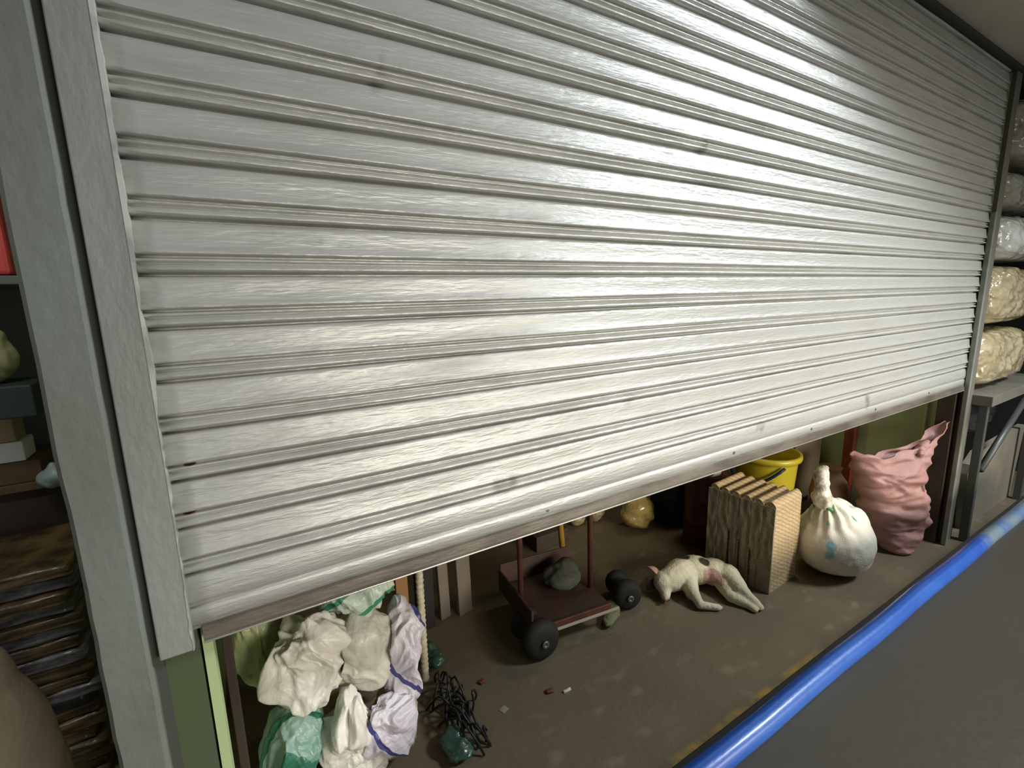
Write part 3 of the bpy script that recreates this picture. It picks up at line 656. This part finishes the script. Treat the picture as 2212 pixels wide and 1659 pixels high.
# black tangle of wires and twigs, floor litter
M['wire'] = mat('black_wire', (0.012, 0.014, 0.012), 0.5)
bm = bmesh.new()
for k in range(26):
    x, y = .60+random.gauss(0, .035), .50+random.gauss(0, .11)
    pts = []
    dx, dy = random.uniform(-.05, .05), random.uniform(-.12, .12)
    h = random.uniform(.02, .10)
    for i in range(8):
        t = i/7
        pts.append((x+dx*(t-.5)*2+.012*noise.noise(Vector((k, t*3, 0))), y+dy*(t-.5)*2+.02*noise.noise(Vector((k, t*3, 7))), .005+h*math.sin(t*math.pi)))
    tube_into(bm, pts, .0042, 6)
o = from_bm('wire_tangle', bm, M['wire'], None, True); setp(o, 'tangle of black wires on the floor right of the sack pile', 'wires', kind='stuff')
M['dgreenfilm'] = mat('dark_green_film', (0.02, 0.06, 0.04), 0.35, 0, (0.05, 0.12, 0.08), 14, coat=.4)
for loc, l, s in (((.615, .80, .0), 'dark green scrap of film at the foot of the cream rope', 2.0), ((.53, .36, .0), 'dark green scrap of film at the bottom right of the sack pile', 6.0)):
    o = blob('film_scrap', [('e', (0, 0, .025), (.05, .07, .022), .4), ('e', (.01, .04, .03), (.03, .04, .03), .1)], M['dgreenfilm'], None, .005, 2, lambda p: .014*crumple(p, 18, s)); o.location = loc
    mn = min(v.co.z for v in o.data.vertices)
    for v in o.data.vertices: v.co.z -= mn
    setp(o, l, 'plastic scrap')
M['palew'] = mat('pale_scrap', (0.70, 0.66, 0.50), 0.5)
M['redscrap'] = mat('dark_red_scrap', (0.14, 0.035, 0.02), 0.6)
def litter(name, x, y, lx, ly, h, rz, m, label, cat):
    bm = bmesh.new(); box(bm, -lx/2, lx/2, -ly/2, ly/2, 0, h, bevel=min(h, ly)*.3)
    bmesh.ops.subdivide_edges(bm, edges=bm.edges[:], cuts=1, use_grid_fill=True)
    for v in bm.verts:
        if v.co.z > h*.3: v.co += noise.noise_vector(v.co*80+Vector((x, y, 0)))*h*.35
    o = from_bm(name, bm, m, None, True); o.location = (x, y, 0); o.rotation_euler = (0, 0, rz); setp(o, label, cat)
litter('wood_chip', 1.014, .357, .036, .012, .008, .0, M['palew'], 'small bright cream chip on the bare floor below the hand cart', 'chip')
litter('wood_chip', .615, .483, .050, .016, .010, .15, M['palew'], 'cream stick on the floor beside the black wires', 'chip')
litter('paper_scrap', .758, .420, .030, .026, .002, .3, mat('grey_scrap', (.30, .27, .22), .7), 'pale grey scrap of paper on the floor, right of the cream stick', 'paper scrap')
litter('dirt_clod', .746, .581, .024, .020, .010, .3, M['redscrap'], 'dark red crumb on the floor nearest the planks', 'crumb')
litter('dirt_clod', .952, .392, .030, .020, .010, -.2, M['redscrap'], 'dark red crumb on the floor left of the cream chip', 'crumb')

# ------------------------------------------------------------------ neighbouring stall, seen left of the pillar
M['beigesack'] = mat('beige_sack', (0.25, 0.20, 0.15), 0.75, 0, (0.20, 0.16, 0.125), 5, bump=.2, bscale=90)
o = blob('standing_sack', [('e', (0, 0, .42), (.125, .13, .42)), ('e', (0, 0, .12), (.13, .14, .12)), ('e', (-.01, 0, .74), (.085, .09, .12))], M['beigesack'], None, .009, 6, lambda p: .006*crumple(p, 7, 3))
mn = min(v.co.z for v in o.data.vertices)
for v in o.data.vertices: v.co.z -= mn
o.location = (-.545, .42, 0); setp(o, 'plain beige full sack standing left of the grey pillar', 'sack')
names = ['grey', 'brown', 'charcoal', 'ochre']
SM = [mat('folded_sack_grey_glint', (.26, .25, .28), .35, 0, (.035, .035, .035), 9, (1, 1, 3), .35, .6, .3, 60, coat=.5), mat('folded_sack_brown', (.20, .13, .05), .4, 0, (.04, .03, .015), 9, (1, 1, 3), .35, .6, .3, 60, coat=.4),  # grey one: lighter blotches in the colour stand in for glints
      mat('folded_sack_charcoal', (.03, .032, .036), .35, coat=.5), mat('folded_sack_ochre', (.20, .13, .04), .4, 0, (.07, .05, .02), 12, coat=.4)]
zz = 0.0; NS = 19
for k in range(NS):
    h = random.uniform(.033, .047); ci = random.choice((0, 1, 1, 2, 3, 0))
    bm = bmesh.new(); box(bm, -.30, .225+random.uniform(-.02, .02), -.2, .2, 0, h)
    bmesh.ops.subdivide_edges(bm, edges=bm.edges[:], cuts=14, use_grid_fill=True)
    for v in bm.verts:
        e = max(abs(v.co.x)/.27, abs(v.co.y)/.2)
        v.co.z = v.co.z + (h/2-v.co.z)*max(0, e-.85)*3.5*.5 + (.003*noise.noise(Vector((v.co.x*14, v.co.y*14, k))) if 0 < v.co.z < h*.99 else 0)
        v.co.x += .010*noise.noise(Vector((v.co.y*14, v.co.z*50, k*3))) ; v.co.y += .010*noise.noise(Vector((v.co.x*14, v.co.z*50, k*3+9)))
    o = from_bm('folded_sack', bm, SM[ci], None, True); o.location = (-.715+random.uniform(-.012, .012), 1.12+random.uniform(-.015, .015), zz); zz += h
    pos = 'topmost of' if k == NS-1 else ('bottom of' if k == 0 else None)
    ords = ['first', 'second', 'third', 'fourth', 'fifth', 'sixth', 'seventh', 'eighth', 'ninth', 'tenth', 'eleventh', 'twelfth', 'thirteenth', 'fourteenth', 'fifteenth', 'sixteenth', 'seventeenth', 'eighteenth', 'nineteenth', 'twentieth', 'twenty-first', 'twenty-second']
    setp(o, (f'{names[ci]} folded sack, {pos} the tall stack left of the pillar' if pos else f'{names[ci]} folded sack, {ords[NS-1-k]} from the top of the tall stack left of the pillar'), 'folded sack', 'folded sacks stacked left of the pillar')
ZS = zz
M['brownboard'] = mat('brown_board', (.16, .10, .05), .7, 0, (.10, .065, .035), 5)
BT = empty('counter', (-.85, 1.62, 0), 'dark wooden counter at the back of the neighbouring stall', 'counter')
bx('top', (-.8, .42, -.25, .25, .90, .93), M['brownboard'], BT)
bx('front_panel', (-.78, .40, -.22, -.20, 0, .899), M['darkwood'], BT)
for x in (-.77, .37): bx('leg', (x, x+.04, .18, .22, 0, .899), M['darkwood'], BT)
o = bx('carton', (-1.0, -.62, 1.38, 1.63, .931, 1.01), M['brownboard'], None, .003); setp(o, 'flat brown carton on the counter of the neighbouring stall', 'carton')
M['whiteclean'] = mat('clean_white', (.95, .95, .97), .35); M['tanpaper'] = mat('tan_paper', (.42, .34, .19), .7); M['bluewhite'] = mat('bluish_white_bag', (.42, .52, .54), .4, 0, (.25, .33, .34), 8)
o = bx('white_box', (-.74, -.655, 1.38, 1.50, 1.012, 1.085), M['whiteclean'], None, .004); setp(o, 'bright white box just left of the pillar', 'box')
o = bx('tan_box', (-.755, -.67, 1.38, 1.49, 1.087, 1.19), M['tanpaper'], None, .004); setp(o, 'tan paper box stacked on the bright white box', 'box')
bag((-.575, 1.32, .931-.02), .05, .09, 'bluish white bag on the counter edge beside the pillar', M['bluewhite'], 4)
bpy.data.objects['snack_bag.004' if 'snack_bag.004' in bpy.data.objects else 'snack_bag'].name = 'plastic_bag'
M['red'] = mat('pinkish_red_plastic', (.72, .10, .10), .4, 0, (.6, .07, .09), 6)
o = bx('red_crate', (-.95, -.545, 1.20, 1.5, 1.66, 1.93), M['red'], None, .012); setp(o, 'pinkish red plastic crate on a shelf left of the pillar', 'crate')
SF = empty('shelf', (-.85, 1.45, 0), 'grey shelf unit holding the red crate left of the pillar', 'shelf')
M['greyshelf'] = mat('grey_green_shelf', (.13, .15, .135), .6)
bx('board', (-.6, .34, -.25, .2, 1.63, 1.658), M['greyshelf'], SF)
bx('back_panel', (-.6, .34, .2, .22, .935, 2.3), M['greyshelf'], SF)
o = blob('cloth_bag', [('e', (0, 0, .09), (.10, .07, .09)), ('e', (.02, 0, .15), (.06, .05, .06))], mat('pale_yellow_cloth', (.42, .40, .24), .7, 0, (.3, .3, .18), 8), None, .007, 4, lambda p: .012*crumple(p, 9, 2)); o.location = (-.70, 1.32, 1.30)
setp(o, 'pale yellow cloth bag on a dark box left of the pillar', 'bag')
o = bx('dark_box', (-.95, -.56, 1.22, 1.46, 1.195, 1.305), mat('dark_teal_box', (.035, .05, .048), .6), None, .006); setp(o, 'dark grey green box under the pale yellow cloth bag', 'box')

# ------------------------------------------------------------------ goods right of the shutter
M['bale'] = mat('clear_wrapped_yellow_snacks', (.46, .37, .19), .22, 0, (.62, .53, .33), 13, (1, 1, 1), .35, .62, .5, 40, coat=1.0)
M['bale2'] = mat('clear_film_glints', (.60, .60, .54), .18, 0, (.92, .94, .92), 10, (1, 1, 1), .35, .62, .5, 40, coat=1.0)  # whitened blotches in the colour stand in for highlights on the film
M['bale3'] = mat('clear_film_blue_tint', (.30, .27, .18), .25, 0, (.38, .38, .36), 7, (1, 1, 1), .42, .6, .5, 40, coat=1.0)
def bale(x0, x1, y0, y1, z0, z1, m, seed, label, cat='wrapped bale'):
    bm = bmesh.new(); box(bm, x0, x1, y0, y1, z0, z1)
    bmesh.ops.subdivide_edges(bm, edges=bm.edges[:], cuts=48, use_grid_fill=True)
    c0 = Vector(((x0+x1)/2, (y0+y1)/2, (z0+z1)/2)); hx, hy, hz = (x1-x0)/2, (y1-y0)/2, (z1-z0)/2
    for v in bm.verts:
        d = v.co-c0; u = Vector((d.x/hx, d.y/hy, d.z/hz)); l = max(abs(u.x), abs(u.y), abs(u.z)); s = l/max(1e-6, (abs(u.x)**4+abs(u.y)**4+abs(u.z)**4)**.25)
        d = Vector((u.x*s*hx, u.y*s*hy, u.z*s*hz))
        n_ = d.normalized(); p = c0+d
        amp = .028 if (v.co.z > z0+.03) else .006
        v.co = p + n_*(amp*crumple(p, 7, seed)+amp*.4*crumple(p, 19, seed+3)-.012)
    o = from_bm('wrapped_bale', bm, m, None, True); return setp(o, label, cat, 'clear wrapped bales stacked right of the shutter')
bale(3.77, 4.75, -.06, .40, .925, 1.29, M['bale'], 3, 'clear wrapped yellow bale lowest on the table right of the shutter')
bale(3.78, 4.70, -.06, .40, 1.305, 1.67, M['bale'], 6, 'clear wrapped yellow bale second up, right of the shutter')
bale(3.76, 4.75, -.08, .38, 1.69, 1.96, M['bale2'], 10, 'whitish glinting clear wrapped bale, third up')
bale(3.74, 4.70, -.04, .40, 1.98, 2.20, M['bale3'], 14, 'dull grey clear wrapped bale just below the top one')
bale(3.70, 4.75, -.10, .40, 2.22, 2.56, M['bale3'], 18, 'blue tinted clear wrapped bale at the top of the stack')
TB = empty('side_table', (4.3, .15, 0), 'dusty grey table under the wrapped bales right of the shutter', 'table')
M['greytop'] = mat('dusty_grey_top', (.19, .18, .145), .6, 0, (.14, .13, .105), 6)
M['greyleg'] = mat('grey_steel_leg', (.12, .125, .12), .45, .4)
bx('tabletop', (-.56, .6, -.26, .3, .86, .92), M['greytop'], TB)
for x in (-.52, .55):
    for y in (-.22, .26): bx('leg', (x-.02, x+.02, y-.02, y+.02, 0, .86), M['greyleg'], TB)
tube('brace', [(-.50, -.24, .46), (.2, -.24, .80)], .018, M['greyleg'], TB)
M['blackbag'] = mat('black_plastic_bag', (.03, .028, .035), .35, coat=.4)
o = blob('black_bag', [('e', (0, 0, .10), (.26, .10, .10)), ('e', (.22, 0, .13), (.14, .10, .12))], M['blackbag'], None, .01, 4, lambda p: .02*crumple(p, 7, 5)); o.location = (4.2, .12, .58)
setp(o, 'black plastic bag stuffed under the table right of the shutter', 'bag')
M['beigeboard'] = mat('beige_grey_board', (.30, .265, .20), .7, 0, (.23, .20, .15), 4)
bm = bmesh.new(); poly = [(3.95, .05), (4.9, .05), (5.0, .58), (4.02, .56), (3.90, .50), (3.88, .44)]
va = [bm.verts.new((x, -.02, z)) for x, z in poly]; vb = [bm.verts.new((x, .02, z)) for x, z in poly]
bm.faces.new(va); bm.faces.new(vb[::-1])
for k in range(len(poly)): bm.faces.new((va[k], vb[k], vb[(k+1) % 6], va[(k+1) % 6]))
bmesh.ops.translate(bm, verts=bm.verts, vec=(0, 0, -.05))
o = from_bm('board', bm, M['beigeboard']); setp(o, 'beige grey board leaning under the table right of the shutter', 'board')
